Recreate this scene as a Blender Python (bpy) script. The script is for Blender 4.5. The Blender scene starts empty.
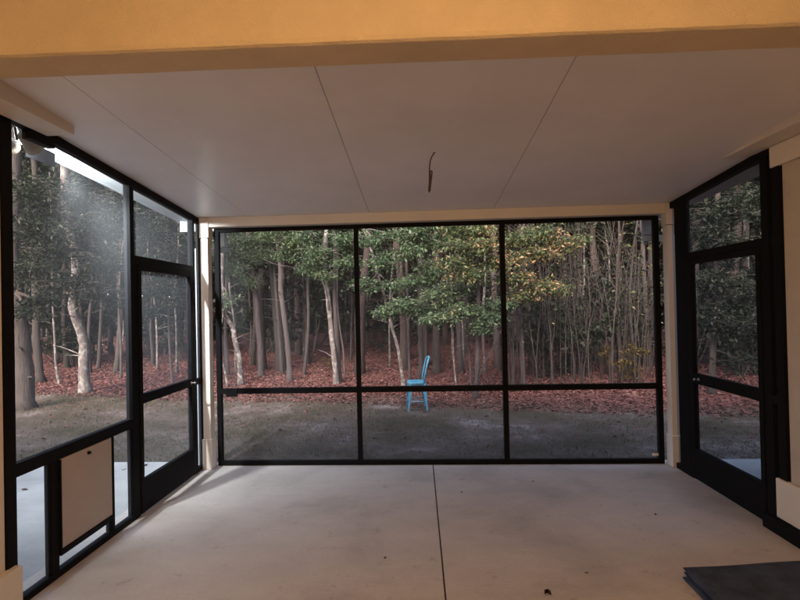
import bpy, bmesh, math, random
import numpy as np
from mathutils import Vector, Matrix
R = math.radians
rng = np.random.default_rng(7)
random.seed(7)
sc = bpy.context.scene
COL = sc.collection

# ------------------------------------------------------------------ camera
F, YAW, PITCH, ROLL, PX, PY, CH = 486.4266, -.0515, .0092, .0214, 392.8888, 302.717, 1.6
cy, sy, cp, sp, cr, sr = math.cos(YAW), math.sin(YAW), math.cos(PITCH), math.sin(PITCH), math.cos(ROLL), math.sin(ROLL)
EX = Vector((cy, -sy, 0)); F0 = Vector((sy, cy, 0))
FW = cp*F0 + Vector((0, 0, sp)); UP0 = -sp*F0 + Vector((0, 0, cp))
RIGHT = cr*EX - sr*UP0; UP = sr*EX + cr*UP0
cam = bpy.data.cameras.new('camera'); co = bpy.data.objects.new('camera', cam); COL.objects.link(co)
co.matrix_world = Matrix(((RIGHT.x, UP.x, -FW.x, 0), (RIGHT.y, UP.y, -FW.y, 0), (RIGHT.z, UP.z, -FW.z, CH), (0, 0, 0, 1)))
cam.sensor_width = 36; cam.lens = F/800*36
cam.shift_x = (400-PX)/800; cam.shift_y = (PY-300)/800
cam.clip_start = .02; cam.clip_end = 500
sc.camera = co


def at(x, y, Y):
    """the point at depth Y that the photograph shows at x, y (used to read the place off the photo)"""
    a, b = x-PX, y-PY
    u = cr*a - sr*b; v = sr*a + cr*b
    d = EX*(u/F) + FW - UP0*(v/F)
    return Vector((0, 0, CH)) + d*(Y/d.y)


# ------------------------------------------------------------------ materials
def new_mat(name):
    m = bpy.data.materials.new(name); m.use_nodes = True
    nt = m.node_tree; nt.nodes.clear()
    out = nt.nodes.new('ShaderNodeOutputMaterial')
    return m, nt, out


def N(nt, t, **kw):
    n = nt.nodes.new(t)
    for k, v in kw.items():
        if k in n.inputs: n.inputs[k].default_value = v
        else: setattr(n, k, v)
    return n


def ramp(nt, stops, fac):
    n = nt.nodes.new('ShaderNodeValToRGB'); e = n.color_ramp.elements
    while len(e) > 1: e.remove(e[-1])
    e[0].position = stops[0][0]; e[0].color = (*stops[0][1], 1)
    for p, c in stops[1:]:
        k = e.new(p); k.color = (*c, 1)
    nt.links.new(fac, n.inputs[0])
    return n


def surf(name, col, rough=.6, var=.12, scale=6, bump=0, bscale=80, metal=0, spec=.5, stretch=None, fine=None):
    """paint / metal / stucco: base colour broken up by two noises, bumped"""
    m, nt, out = new_mat(name)
    p = N(nt, 'ShaderNodeBsdfPrincipled', Roughness=rough, Metallic=metal)
    p.inputs['Specular IOR Level'].default_value = spec
    tc = N(nt, 'ShaderNodeTexCoord'); src = tc.outputs['Object']
    if stretch:
        mp = N(nt, 'ShaderNodeMapping'); mp.inputs['Scale'].default_value = stretch
        nt.links.new(src, mp.inputs[0]); src = mp.outputs[0]
    n1 = N(nt, 'ShaderNodeTexNoise', Scale=scale, Detail=6.0, Roughness=.65)
    nt.links.new(src, n1.inputs['Vector'])
    a = tuple(max(0, c*(1-var)) for c in col); b = tuple(min(1, c*(1+var)) for c in col)
    r = ramp(nt, [(.3, a), (.7, b)], n1.outputs['Fac'])
    nt.links.new(r.outputs[0], p.inputs['Base Color'])
    rr = N(nt, 'ShaderNodeMapRange'); rr.inputs['To Min'].default_value = rough*.85; rr.inputs['To Max'].default_value = min(1, rough*1.2)
    nt.links.new(n1.outputs['Fac'], rr.inputs[0]); nt.links.new(rr.outputs[0], p.inputs['Roughness'])
    if bump:
        n2 = N(nt, 'ShaderNodeTexNoise', Scale=bscale, Detail=5.0)
        nt.links.new(src, n2.inputs['Vector'])
        bp = N(nt, 'ShaderNodeBump', Strength=bump, Distance=.01)
        nt.links.new(n2.outputs['Fac'], bp.inputs['Height']); nt.links.new(bp.outputs[0], p.inputs['Normal'])
    nt.links.new(p.outputs[0], out.inputs[0])
    return m


def leaf_mat(name, stops, transl=.35, rough=.55, lumps=1.1):
    m, nt, out = new_mat(name)
    g = N(nt, 'ShaderNodeNewGeometry')
    tc = N(nt, 'ShaderNodeTexCoord')
    nz = N(nt, 'ShaderNodeTexNoise', Scale=lumps, Detail=2.0); nt.links.new(tc.outputs['Object'], nz.inputs['Vector'])
    md = N(nt, 'ShaderNodeMath', operation='MULTIPLY_ADD'); md.inputs[1].default_value = .55; md.inputs[2].default_value = 0
    nt.links.new(g.outputs['Random Per Island'], md.inputs[0])
    m2 = N(nt, 'ShaderNodeMath', operation='MULTIPLY_ADD'); m2.inputs[1].default_value = .9
    nt.links.new(nz.outputs['Fac'], m2.inputs[0]); nt.links.new(md.outputs[0], m2.inputs[2])
    m3 = N(nt, 'ShaderNodeMath', operation='SUBTRACT'); m3.inputs[1].default_value = .22
    nt.links.new(m2.outputs[0], m3.inputs[0])
    r = ramp(nt, stops, m3.outputs[0])
    p = N(nt, 'ShaderNodeBsdfPrincipled', Roughness=rough); p.inputs['Specular IOR Level'].default_value = .35
    t = N(nt, 'ShaderNodeBsdfTranslucent')
    nt.links.new(r.outputs[0], p.inputs['Base Color']); nt.links.new(r.outputs[0], t.inputs['Color'])
    mx = N(nt, 'ShaderNodeMixShader'); mx.inputs[0].default_value = transl
    nt.links.new(p.outputs[0], mx.inputs[1]); nt.links.new(t.outputs[0], mx.inputs[2])
    nt.links.new(mx.outputs[0], out.inputs[0])
    return m


def bark_mat(name, c0, c1, lichen=None):
    m, nt, out = new_mat(name)
    tc = N(nt, 'ShaderNodeTexCoord')
    mp = N(nt, 'ShaderNodeMapping'); mp.inputs['Scale'].default_value = (9, 9, 1.6)
    nt.links.new(tc.outputs['Object'], mp.inputs[0])
    n1 = N(nt, 'ShaderNodeTexNoise', Scale=3.0, Detail=8.0, Roughness=.7); nt.links.new(mp.outputs[0], n1.inputs['Vector'])
    r = ramp(nt, [(.3, c0), (.62, c1)], n1.outputs['Fac'])
    oi = N(nt, 'ShaderNodeObjectInfo')
    mr = N(nt, 'ShaderNodeMapRange'); mr.inputs['To Min'].default_value = .65; mr.inputs['To Max'].default_value = 1.3
    nt.links.new(oi.outputs['Random'], mr.inputs[0])
    hs = N(nt, 'ShaderNodeHueSaturation'); nt.links.new(r.outputs[0], hs.inputs['Color']); nt.links.new(mr.outputs[0], hs.inputs['Value'])
    col = hs.outputs[0]
    if lichen:
        n3 = N(nt, 'ShaderNodeTexNoise', Scale=11.0, Detail=6.0); nt.links.new(tc.outputs['Object'], n3.inputs['Vector'])
        st = N(nt, 'ShaderNodeMapRange'); st.inputs['From Min'].default_value = .5; st.inputs['From Max'].default_value = .62
        nt.links.new(n3.outputs['Fac'], st.inputs[0])
        mx = N(nt, 'ShaderNodeMixRGB'); mx.inputs[2].default_value = (*lichen, 1)
        nt.links.new(st.outputs[0], mx.inputs[0]); nt.links.new(col, mx.inputs[1]); col = mx.outputs[0]
    p = N(nt, 'ShaderNodeBsdfPrincipled', Roughness=.9); nt.links.new(col, p.inputs['Base Color'])
    b = N(nt, 'ShaderNodeBump', Strength=1.0, Distance=.035); nt.links.new(n1.outputs['Fac'], b.inputs['Height']); nt.links.new(b.outputs[0], p.inputs['Normal'])
    nt.links.new(p.outputs[0], out.inputs[0])
    return m


def screen_mat(name, cover=.36, col=(.10, .105, .11)):
    """insect mesh: see-through between threads that reflect and pass a little light"""
    m, nt, out = new_mat(name)
    tr = N(nt, 'ShaderNodeBsdfTransparent')
    d = N(nt, 'ShaderNodeBsdfDiffuse'); d.inputs['Color'].default_value = (*col, 1)
    t = N(nt, 'ShaderNodeBsdfTranslucent'); t.inputs['Color'].default_value = (*col, 1)
    ad = N(nt, 'ShaderNodeMixShader'); ad.inputs[0].default_value = .5
    nt.links.new(d.outputs[0], ad.inputs[1]); nt.links.new(t.outputs[0], ad.inputs[2])
    tc = N(nt, 'ShaderNodeTexCoord')
    nz = N(nt, 'ShaderNodeTexNoise', Scale=1.5, Detail=4.0); nt.links.new(tc.outputs['Object'], nz.inputs['Vector'])
    mr = N(nt, 'ShaderNodeMapRange'); mr.inputs['To Min'].default_value = cover-.03; mr.inputs['To Max'].default_value = cover+.03
    nt.links.new(nz.outputs['Fac'], mr.inputs[0])
    mx = N(nt, 'ShaderNodeMixShader'); nt.links.new(mr.outputs[0], mx.inputs[0])
    nt.links.new(tr.outputs[0], mx.inputs[1]); nt.links.new(ad.outputs[0], mx.inputs[2])
    nt.links.new(mx.outputs[0], out.inputs[0])
    return m


def concrete_mat(name, base, stains=.5):
    m, nt, out = new_mat(name)
    tc = N(nt, 'ShaderNodeTexCoord'); o = tc.outputs['Object']
    n1 = N(nt, 'ShaderNodeTexNoise', Scale=.9, Detail=8.0, Roughness=.62, Distortion=.4); nt.links.new(o, n1.inputs['Vector'])
    a = tuple(c*.70 for c in base); b = tuple(c*1.12 for c in base)
    r = ramp(nt, [(.3, a), (.5, base), (.72, b)], n1.outputs['Fac'])
    n2 = N(nt, 'ShaderNodeTexNoise', Scale=45.0, Detail=6.0, Roughness=.7); nt.links.new(o, n2.inputs['Vector'])
    mx = N(nt, 'ShaderNodeMixRGB', blend_type='MULTIPLY'); mx.inputs[0].default_value = .35
    r2 = ramp(nt, [(.3, (.72, .72, .72)), (.6, (1, 1, 1))], n2.outputs['Fac'])
    nt.links.new(r.outputs[0], mx.inputs[1]); nt.links.new(r2.outputs[0], mx.inputs[2])
    n3 = N(nt, 'ShaderNodeTexNoise', Scale=7.0, Detail=6.0, Roughness=.72); nt.links.new(o, n3.inputs['Vector'])
    st = N(nt, 'ShaderNodeMapRange'); st.inputs['From Min'].default_value = .59; st.inputs['From Max'].default_value = .72; st.inputs['To Max'].default_value = stains
    nt.links.new(n3.outputs['Fac'], st.inputs[0])
    mx2 = N(nt, 'ShaderNodeMixRGB'); mx2.inputs[2].default_value = (base[0]*.5, base[1]*.42, base[2]*.36, 1)
    nt.links.new(st.outputs[0], mx2.inputs[0]); nt.links.new(mx.outputs[0], mx2.inputs[1])
    # broom sweeps
    mp = N(nt, 'ShaderNodeMapping'); mp.inputs['Scale'].default_value = (1.6, 3.2, 1); nt.links.new(o, mp.inputs[0])
    n4 = N(nt, 'ShaderNodeTexNoise', Scale=1.4, Detail=4.0, Distortion=1.2); nt.links.new(mp.outputs[0], n4.inputs['Vector'])
    r4 = ramp(nt, [(.35, (.86, .86, .87)), (.65, (1.04, 1.04, 1.03))], n4.outputs['Fac'])
    mx3 = N(nt, 'ShaderNodeMixRGB', blend_type='MULTIPLY'); mx3.inputs[0].default_value = .45
    nt.links.new(mx2.outputs[0], mx3.inputs[1]); nt.links.new(r4.outputs[0], mx3.inputs[2])
    p = N(nt, 'ShaderNodeBsdfPrincipled'); p.inputs['Specular IOR Level'].default_value = .4
    nt.links.new(mx3.outputs[0], p.inputs['Base Color'])
    rr = N(nt, 'ShaderNodeMapRange'); rr.inputs['To Min'].default_value = .42; rr.inputs['To Max'].default_value = .75
    nt.links.new(n1.outputs['Fac'], rr.inputs[0]); nt.links.new(rr.outputs[0], p.inputs['Roughness'])
    bp = N(nt, 'ShaderNodeBump', Strength=.12, Distance=.004); nt.links.new(n2.outputs['Fac'], bp.inputs['Height']); nt.links.new(bp.outputs[0], p.inputs['Normal'])
    nt.links.new(p.outputs[0], out.inputs[0])
    return m


def ground_mat():
    m, nt, out = new_mat('ground')
    tc = N(nt, 'ShaderNodeTexCoord'); o = tc.outputs['Object']
    sx = N(nt, 'ShaderNodeSeparateXYZ'); nt.links.new(o, sx.inputs[0])
    # lawn -> leaf litter at the wood's edge
    nb = N(nt, 'ShaderNodeTexNoise', Scale=.9, Detail=6.0, Roughness=.65); nt.links.new(o, nb.inputs['Vector'])
    k = N(nt, 'ShaderNodeMath', operation='MULTIPLY_ADD'); k.inputs[1].default_value = .2; nt.links.new(sx.outputs[0], k.inputs[0]); nt.links.new(sx.outputs[1], k.inputs[2])
    k2 = N(nt, 'ShaderNodeMath', operation='MULTIPLY_ADD'); k2.inputs[1].default_value = 2.0; nt.links.new(nb.outputs['Fac'], k2.inputs[0]); nt.links.new(k.outputs[0], k2.inputs[2])
    edge = N(nt, 'ShaderNodeMapRange'); edge.inputs['From Min'].default_value = 9.55; edge.inputs['From Max'].default_value = 10.1
    nt.links.new(k2.outputs[0], edge.inputs[0])
    # lawn: tired grass over grey sandy soil
    n1 = N(nt, 'ShaderNodeTexNoise', Scale=.8, Detail=7.0, Roughness=.7); nt.links.new(o, n1.inputs['Vector'])
    mp = N(nt, 'ShaderNodeMapping'); mp.inputs['Scale'].default_value = (1, 2.2, 1); nt.links.new(o, mp.inputs[0])
    n2 = N(nt, 'ShaderNodeTexNoise', Scale=14.0, Detail=8.0, Roughness=.75); nt.links.new(mp.outputs[0], n2.inputs['Vector'])
    lawn = ramp(nt, [(.36, (.054, .047, .030)), (.47, (.086, .071, .056)), (.56, (.125, .101, .094)), (.70, (.29, .255, .26))], n1.outputs['Fac'])
    lm = N(nt, 'ShaderNodeMixRGB', blend_type='MULTIPLY'); lm.inputs[0].default_value = .9
    r2 = ramp(nt, [(.3, (.35, .36, .30)), (.7, (1.35, 1.3, 1.25))], n2.outputs['Fac'])
    nt.links.new(lawn.outputs[0], lm.inputs[1]); nt.links.new(r2.outputs[0], lm.inputs[2])
    # litter: leaf-sized cells
    v = N(nt, 'ShaderNodeTexVoronoi', Scale=20.0); nt.links.new(o, v.inputs['Vector'])
    sv = N(nt, 'ShaderNodeSeparateXYZ'); nt.links.new(v.outputs['Color'], sv.inputs[0])
    lit = ramp(nt, [(0, (0.064, 0.029, 0.029)), (.35, (0.101, 0.043, 0.040)), (.75, (0.128, 0.055, 0.051)), (1, (0.169, 0.084, 0.076))], sv.outputs[0])
    mx = N(nt, 'ShaderNodeMixRGB'); nt.links.new(edge.outputs[0], mx.inputs[0]); nt.links.new(lm.outputs[0], mx.inputs[1]); nt.links.new(lit.outputs[0], mx.inputs[2])
    p = N(nt, 'ShaderNodeBsdfPrincipled', Roughness=.95); p.inputs['Specular IOR Level'].default_value = .15
    nt.links.new(mx.outputs[0], p.inputs['Base Color'])
    b = N(nt, 'ShaderNodeBump', Strength=.8, Distance=.03); nt.links.new(n2.outputs['Fac'], b.inputs['Height']); nt.links.new(b.outputs[0], p.inputs['Normal'])
    nt.links.new(p.outputs[0], out.inputs[0])
    return m


M = {
    'black': surf('black_aluminium', (.009, .009, .010), .55, .2, 20, .05, 300, spec=.06),
    'cream': surf('cream_paint', (.72, .66, .58), .55, .05, 3, .06, 120),
    'stucco': surf('painted_stucco', (.64, .52, .36), .85, .07, 4, .45, 130),
    'ceiling': surf('white_aluminium_panel', (.81, .80, .82), .38, .06, 1.3, .02, 9),
    'white': surf('white_aluminium', (.75, .76, .77), .4, .04, 5, .03, 60),
    'panel': surf('beige_plastic', (.44, .37, .32), .55, .05, 6, .03, 160),
    'house': surf('house_paint', (.54, .47, .39), .85, .07, 4, .4, 130),
    'blue': surf('blue_enamel', (.062, .225, .335), .5, .3, 22, .05, 90, spec=.5),
    'navy': surf('navy_fabric', (.050, .066, .112), .9, .55, 7, .8, 300),
    'wire': surf('brown_cable', (.055, .030, .020), .55, .3, 60),
    'bronze': surf('bronze_lamp_metal', (.42, .36, .27), .5, .1, 20),
    'nickel': surf('brushed_nickel', (.34, .33, .32), .4, .05, 50, metal=1),
    'gutter': surf('weathered_white_aluminium', (.34, .36, .37), .5, .08, 5, .03, 60),
    'sticker': surf('white_sticker_and_glint', (.85, .86, .88), .5, .02, 50),  # end wall sticker, and the painted glints on the side meshes
    'soil': surf('dark_joint', (.05, .042, .036), .9, .3, 60),
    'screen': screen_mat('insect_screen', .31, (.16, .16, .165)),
    'rightscreen': screen_mat('shaded_insect_screen', .44, (.05, .05, .052)),  # copy for the right wall, its shade put into darker, denser threads
    'sidescreen': screen_mat('side_insect_screen', .34, (.15, .155, .16)),
    'floor': concrete_mat('sealed_concrete', (.55, .50, .455), .6),
    'slab': concrete_mat('outdoor_concrete', (.36, .36, .35), .3),
    'ground': ground_mat(),
    'leaf_green': leaf_mat('oak_leaves', [(.0, (0.018, 0.038, 0.022)), (.4, (0.041, 0.080, 0.041)), (.7, (0.085, 0.130, 0.068)), (.88, (0.150, 0.185, 0.103)), (.95, (0.246, 0.165, 0.090))]),
    'leaf_autumn': leaf_mat('turning_leaves', [(.0, (.022, .040, .018)), (.40, (.052, .082, .032)), (.60, (.105, .120, .055)), (.74, (.25, .165, .085)), (.92, (.34, .185, .115))]),
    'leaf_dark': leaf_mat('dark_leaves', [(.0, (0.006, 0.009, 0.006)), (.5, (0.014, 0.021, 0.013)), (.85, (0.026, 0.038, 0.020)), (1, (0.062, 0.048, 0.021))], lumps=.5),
    'leaf_pine': leaf_mat('pine_needles', [(.0, (0.031, 0.055, 0.037)), (.5, (0.061, 0.101, 0.061)), (.9, (0.098, 0.147, 0.086))], .2),
    'leaf_brown': leaf_mat('dead_leaves', [(.0, (0.062, 0.029, 0.029)), (.4, (0.101, 0.043, 0.040)), (.75, (0.131, 0.056, 0.052)), (.97, (0.220, 0.133, 0.114))], .1, .85, 3),
    'leaf_yellow': leaf_mat('yellow_leaves', [(.0, (0.032, 0.025, 0.007)), (.5, (0.094, 0.068, 0.014)), (1, (0.130, 0.086, 0.022))]),
    'grass': leaf_mat('grass_blades', [(.0, (.036, .037, .019)), (.5, (.082, .074, .045)), (.9, (.15, .120, .092))], .15, .8, .7),
    'bark_pale': bark_mat('pale_bark', (0.041, 0.034, 0.036), (0.106, 0.089, 0.092), (0.204, 0.200, 0.191)),
    'bark_mauve': bark_mat('mauve_bark', (0.023, 0.017, 0.019), (0.058, 0.046, 0.049)),
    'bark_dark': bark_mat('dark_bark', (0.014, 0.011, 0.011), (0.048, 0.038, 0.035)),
    'bark_pine': bark_mat('reddish_bark', (0.016, 0.011, 0.011), (0.044, 0.030, 0.030)),
}
# lamp glass
def emit_mat(name, col, s):
    m, nt, out = new_mat(name); e = N(nt, 'ShaderNodeEmission', Strength=s); e.inputs[0].default_value = (*col, 1)
    nt.links.new(e.outputs[0], out.inputs[0]); return m


# ------------------------------------------------------------------ objects
def tag(o, label=None, cat=None, group=None, kind=None):
    if label: o['label'] = label
    if cat: o['category'] = cat
    if group: o['group'] = group
    if kind: o['kind'] = kind
    return o


def empty(name, loc, label, cat, group=None, rz=0):
    o = bpy.data.objects.new(name, None); COL.objects.link(o); o.location = loc; o.rotation_euler.z = rz
    o.empty_display_size = .1
    return tag(o, label, cat, group)


def link(name, me, parent=None):
    o = bpy.data.objects.new(name, me); COL.objects.link(o)
    if parent is not None:
        o.parent = parent
        l = parent
        w = Vector((0, 0, 0))
        while l is not None: w += Vector(l.location); l = l.parent
        o.location = -w            # children are modelled in world coordinates unless their thing is modelled at the origin
    return o


class MB:
    def __init__(s): s.bm = bmesh.new()
    def box(s, a, b, bev=0):
        x0, y0, z0 = (min(a[i], b[i]) for i in range(3)); x1, y1, z1 = (max(a[i], b[i]) for i in range(3))
        v = [s.bm.verts.new(p) for p in ((x0, y0, z0), (x1, y0, z0), (x1, y1, z0), (x0, y1, z0), (x0, y0, z1), (x1, y0, z1), (x1, y1, z1), (x0, y1, z1))]
        fs = [s.bm.faces.new([v[i] for i in q]) for q in ((0, 3, 2, 1), (4, 5, 6, 7), (0, 1, 5, 4), (1, 2, 6, 5), (2, 3, 7, 6), (3, 0, 4, 7))]
        if bev:
            es = list({e for f in fs for e in f.edges})
            bmesh.ops.bevel(s.bm, geom=es, offset=bev, segments=2, affect='EDGES', profile=.5)
        return s
    def hexa(s, lo, hi):
        """8 corner prism: lo = 4 points CCW, hi = 4 points above them"""
        v = [s.bm.verts.new(p) for p in list(lo)+list(hi)]
        for q in ((0, 3, 2, 1), (4, 5, 6, 7), (0, 1, 5, 4), (1, 2, 6, 5), (2, 3, 7, 6), (3, 0, 4, 7)): s.bm.faces.new([v[i] for i in q])
        return s
    def quad(s, *p): s.bm.faces.new([s.bm.verts.new(q) for q in p]); return s
    def tube(s, pts, rad, seg=8, cap=True, closed=False, jit=0):
        pts = [Vector(p) for p in pts]; n = len(pts)
        rad = [rad]*n if not hasattr(rad, '__len__') else rad
        rings = []; ref = Vector((0.3, .9, .1))
        for i, p in enumerate(pts):
            if closed: t = pts[(i+1) % n]-pts[i-1]
            else: t = pts[min(i+1, n-1)]-pts[max(i-1, 0)]
            t.normalize()
            if abs(t.dot(ref)) > .95: ref = Vector((1, 0, .1))
            u = (ref-t*ref.dot(t)).normalized(); w = t.cross(u); ref = u
            rings.append([s.bm.verts.new(p+(u*math.cos(2*math.pi*k/seg)+w*math.sin(2*math.pi*k/seg))*rad[i]*(1+jit*random.uniform(-1, 1))) for k in range(seg)])
        for i in range(n if closed else n-1):
            a, b = rings[i], rings[(i+1) % n]
            for k in range(seg):
                f = s.bm.faces.new((a[k], a[(k+1) % seg], b[(k+1) % seg], b[k])); f.smooth = True
        if cap and not closed:
            s.bm.faces.new(list(reversed(rings[0]))); s.bm.faces.new(rings[-1])
        return s
    def lathe(s, c, axis, prof, seg=20):
        """profile of (distance along axis, radius)"""
        axis = Vector(axis).normalized(); c = Vector(c)
        u = axis.orthogonal().normalized(); w = axis.cross(u); rings = []
        for d, r in prof:
            rings.append([s.bm.verts.new(c+axis*d+(u*math.cos(2*math.pi*k/seg)+w*math.sin(2*math.pi*k/seg))*max(r, 1e-4)) for k in range(seg)])
        for a, b in zip(rings, rings[1:]):
            for k in range(seg):
                f = s.bm.faces.new((a[k], a[(k+1) % seg], b[(k+1) % seg], b[k])); f.smooth = True
        s.bm.faces.new(list(reversed(rings[0]))); s.bm.faces.new(rings[-1])
        return s
    def mesh(s, name, mat):
        bmesh.ops.recalc_face_normals(s.bm, faces=s.bm.faces)
        me = bpy.data.meshes.new(name); s.bm.to_mesh(me); s.bm.free(); me.materials.append(mat); return me
    def build(s, name, mat, parent=None): return link(name, s.mesh(name, mat), parent)


def box(name, a, b, mat, parent=None, bev=.002): return MB().box(a, b, bev).build(name, mat, parent)


# ------------------------------------------------------------------ the room
XL, XR, D = -2.2112, 2.4469, 4.9373
ZC, SL = 2.5467, .0814
def ceil_z(Y): return ZC + SL*(D-Y)
BA = .016                                            # the stucco beam stands slightly askew to the end wall
FLOOR_Y0 = -2.6

# floor: two pours with a cut joint
xj = .116
mb = MB()
for a, b in ((-2.40, xj-.005), (xj+.005, 2.62)):
    mb.hexa(((a, FLOOR_Y0, -.25), (b, FLOOR_Y0, -.25), (b, 5.06, -.25), (a, 5.06, -.25)), ((a, FLOOR_Y0, 0), (b, FLOOR_Y0, 0), (b, 5.06, 0), (a, 5.06, 0)))
fl = mb.build('patio_floor', M['floor']); tag(fl, kind='structure')
jt = MB().box((xj-.0048, FLOOR_Y0, -.2), (xj+.0048, 5.055, -.012)).build('floor_joint', M['soil'], fl)

# side slabs
sl1 = box('concrete_slab', (-7.5, 2.302, -.22), (-2.404, 5.14, -.018), M['slab'], bev=.006); tag(sl1, kind='structure')
sl1b = box('concrete_slab', (2.624, 3.6, -.22), (4.6, 5.14, -.018), M['slab'], bev=.006); tag(sl1b, kind='structure')

# sloping ceiling of long panels, dark seams between
mb = MB()
for a, b in ((-2.27, -1.712), (-1.708, -.472), (-.468, .766), (.770, 2.52)):
    y0, y1 = 2.05, 5.22
    mb.hexa(((a, y0, ceil_z(y0)), (b, y0, ceil_z(y0)), (b, y1, ceil_z(y1)), (a, y1, ceil_z(y1))),
            ((a, y0, ceil_z(y0)+.08), (b, y0, ceil_z(y0)+.08), (b, y1, ceil_z(y1)+.08), (a, y1, ceil_z(y1)+.08)))
ceil = mb.build('ceiling', M['ceiling']); tag(ceil, kind='structure')
mb = MB()
for x in (-1.71, -.47, .768):
    y0, y1 = 2.03, 5.2
    mb.hexa(((x-.0019, y0, ceil_z(y0)+.006), (x+.0019, y0, ceil_z(y0)+.006), (x+.0019, y1, ceil_z(y1)+.006), (x-.0019, y1, ceil_z(y1)+.006)),
            ((x-.0019, y0, ceil_z(y0)+.05), (x+.0019, y0, ceil_z(y0)+.05), (x+.0019, y1, ceil_z(y1)+.05), (x-.0019, y1, ceil_z(y1)+.05)))
mb.build('ceiling_seam', M['soil'], ceil)

# stucco beam over the opening
def bp(x, y, z):
    return (x*math.cos(BA)-(y-1.9)*math.sin(BA), 1.9+x*math.sin(BA)+(y-1.9)*math.cos(BA), z)
mb = MB(); xs = np.linspace(-2.35, 2.62, 60)
prof = [(1.9, 3.2), (1.9, 2.672), (1.906, 2.656), (1.92, 2.65), (2.083, 2.65), (2.096, 2.656), (2.10, 2.668), (2.10, 3.2)]
rows = [[mb.bm.verts.new(Vector(bp(x, y, z))+Vector((0, random.uniform(-1, 1)*.0012, random.uniform(-1, 1)*.0012))) for y, z in prof] for x in xs]
for a, b in zip(rows, rows[1:]):
    for k in range(len(prof)-1): mb.bm.faces.new((a[k], b[k], b[k+1], a[k+1]))
    mb.bm.faces.new((a[-1], b[-1], b[0], a[0]))
mb.bm.faces.new(rows[0]); mb.bm.faces.new(list(reversed(rows[-1])))
bo = mb.build('stucco_beam', M['stucco'])
tag(bo, 'long rough stucco beam lit orange across the top of the view', 'beam')

# house walls either side of the opening (with trim)
t = empty('house_wall', (-2.3, 1.2, 0), 'cream painted wall end at the far left with a thick baseboard', 'wall')
box('wall_face', (-2.37, FLOOR_Y0, .001), (-2.222, 2.488, 3.2), M['cream'], t)
box('baseboard', (-2.2215, FLOOR_Y0, .002), (-2.172, 2.545, .245), M['cream'], t, .006)
t = empty('house_wall', (2.55, 1.2, 0), 'tan stucco wall end at the far right behind the screen door', 'wall')
box('wall_face', (2.468, FLOOR_Y0, .001), (2.61, 3.40, 3.2), M['house'], t)
box('baseboard', (2.43, FLOOR_Y0, .105), (2.4678, 3.49, .372), M['cream'], t, .006)
box('frieze', (2.435, FLOOR_Y0, 2.50), (2.4678, 3.47, 2.642), M['cream'], t, .004)
t = box('house_wall', (-2.36, FLOOR_Y0-.15, 0), (2.6, FLOOR_Y0-.002, 3.2), M['house'])
tag(t, 'tan stucco back wall of the house behind the camera', 'wall')
# porch ceiling behind the beam
pc = box('porch_ceiling', (-2.36, FLOOR_Y0, 3.02), (2.6, 1.895, 3.15), M['cream']); tag(pc, kind='structure')
# house roof deck above (keeps the sky out)
rf = box('house_roof', (-9, -6, 3.22), (9, 2.3, 3.34), M['house']); tag(rf, 'flat tan house roof over the porch', 'roof')

# eave returns boxed in under the ceiling
sb = MB().hexa(((-2.20, 2.065, 2.671), (-2.03, 2.065, 2.671), (-2.03, 2.80, 2.671), (-2.20, 2.80, 2.671)),
               ((-2.20, 2.065, ceil_z(2.065)+.02), (-2.03, 2.065, ceil_z(2.065)+.02), (-2.03, 2.80, ceil_z(2.8)+.02), (-2.20, 2.80, ceil_z(2.8)+.02))).build('soffit_box', M['cream'])
tag(sb, 'cream boxed soffit stub under the ceiling at upper left, near the floodlight', 'soffit')
sb = MB().hexa(((2.27, 2.065, 2.645), (2.46, 2.065, 2.645), (2.46, 3.80, 2.645), (2.27, 3.80, 2.645)),
               ((2.27, 2.065, 2.83), (2.46, 2.065, 2.83), (2.46, 3.80, 2.68), (2.27, 3.80, 2.68))).build('soffit_box', M['cream'])
tag(sb, 'tan wedge shaped soffit box tapering into the ceiling at upper right', 'soffit')

# end wall columns
for x0, x1, lab in ((-2.2085, -2.112, 'cream boxed corner column left of the three bay end screen'), (2.414, 2.50, 'cream boxed corner column right of the three bay end screen')):
    t = empty('corner_column', ((x0+x1)/2, 4.88, 0), lab, 'column')
    box('shaft', (x0+.01, 4.835, .30), (x1-.01, 4.93, 2.34), M['cream'], t, .003)
    box('base_trim', (x0, 4.822, .001), (x1+.004, 4.94, .305), M['cream'], t, .006)
    box('cap_trim', (x0+.002, 4.826, 2.345), (x1+.002, 4.938, ceil_z(4.83)-.004), M['cream'], t, .004)
# header over the end screen
h = MB().hexa(((-2.11, 4.84, 2.455), (2.412, 4.84, 2.455), (2.412, 4.995, 2.455), (-2.11, 4.995, 2.455)),
              ((-2.11, 4.84, ceil_z(4.84)-.002), (2.412, 4.84, ceil_z(4.84)-.002), (2.412, 4.995, ceil_z(4.995)-.002), (-2.11, 4.995, ceil_z(4.995)-.002)))
h = h.build('header_board', M['cream']); tag(h, 'pale cream header board along the top of the end screen', 'beam')

# ------------------------------------------------------------------ screen walls
def pane(name, pts, parent, mat='screen'):
    return MB().quad(*pts).build(name, M[mat], parent)

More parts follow.
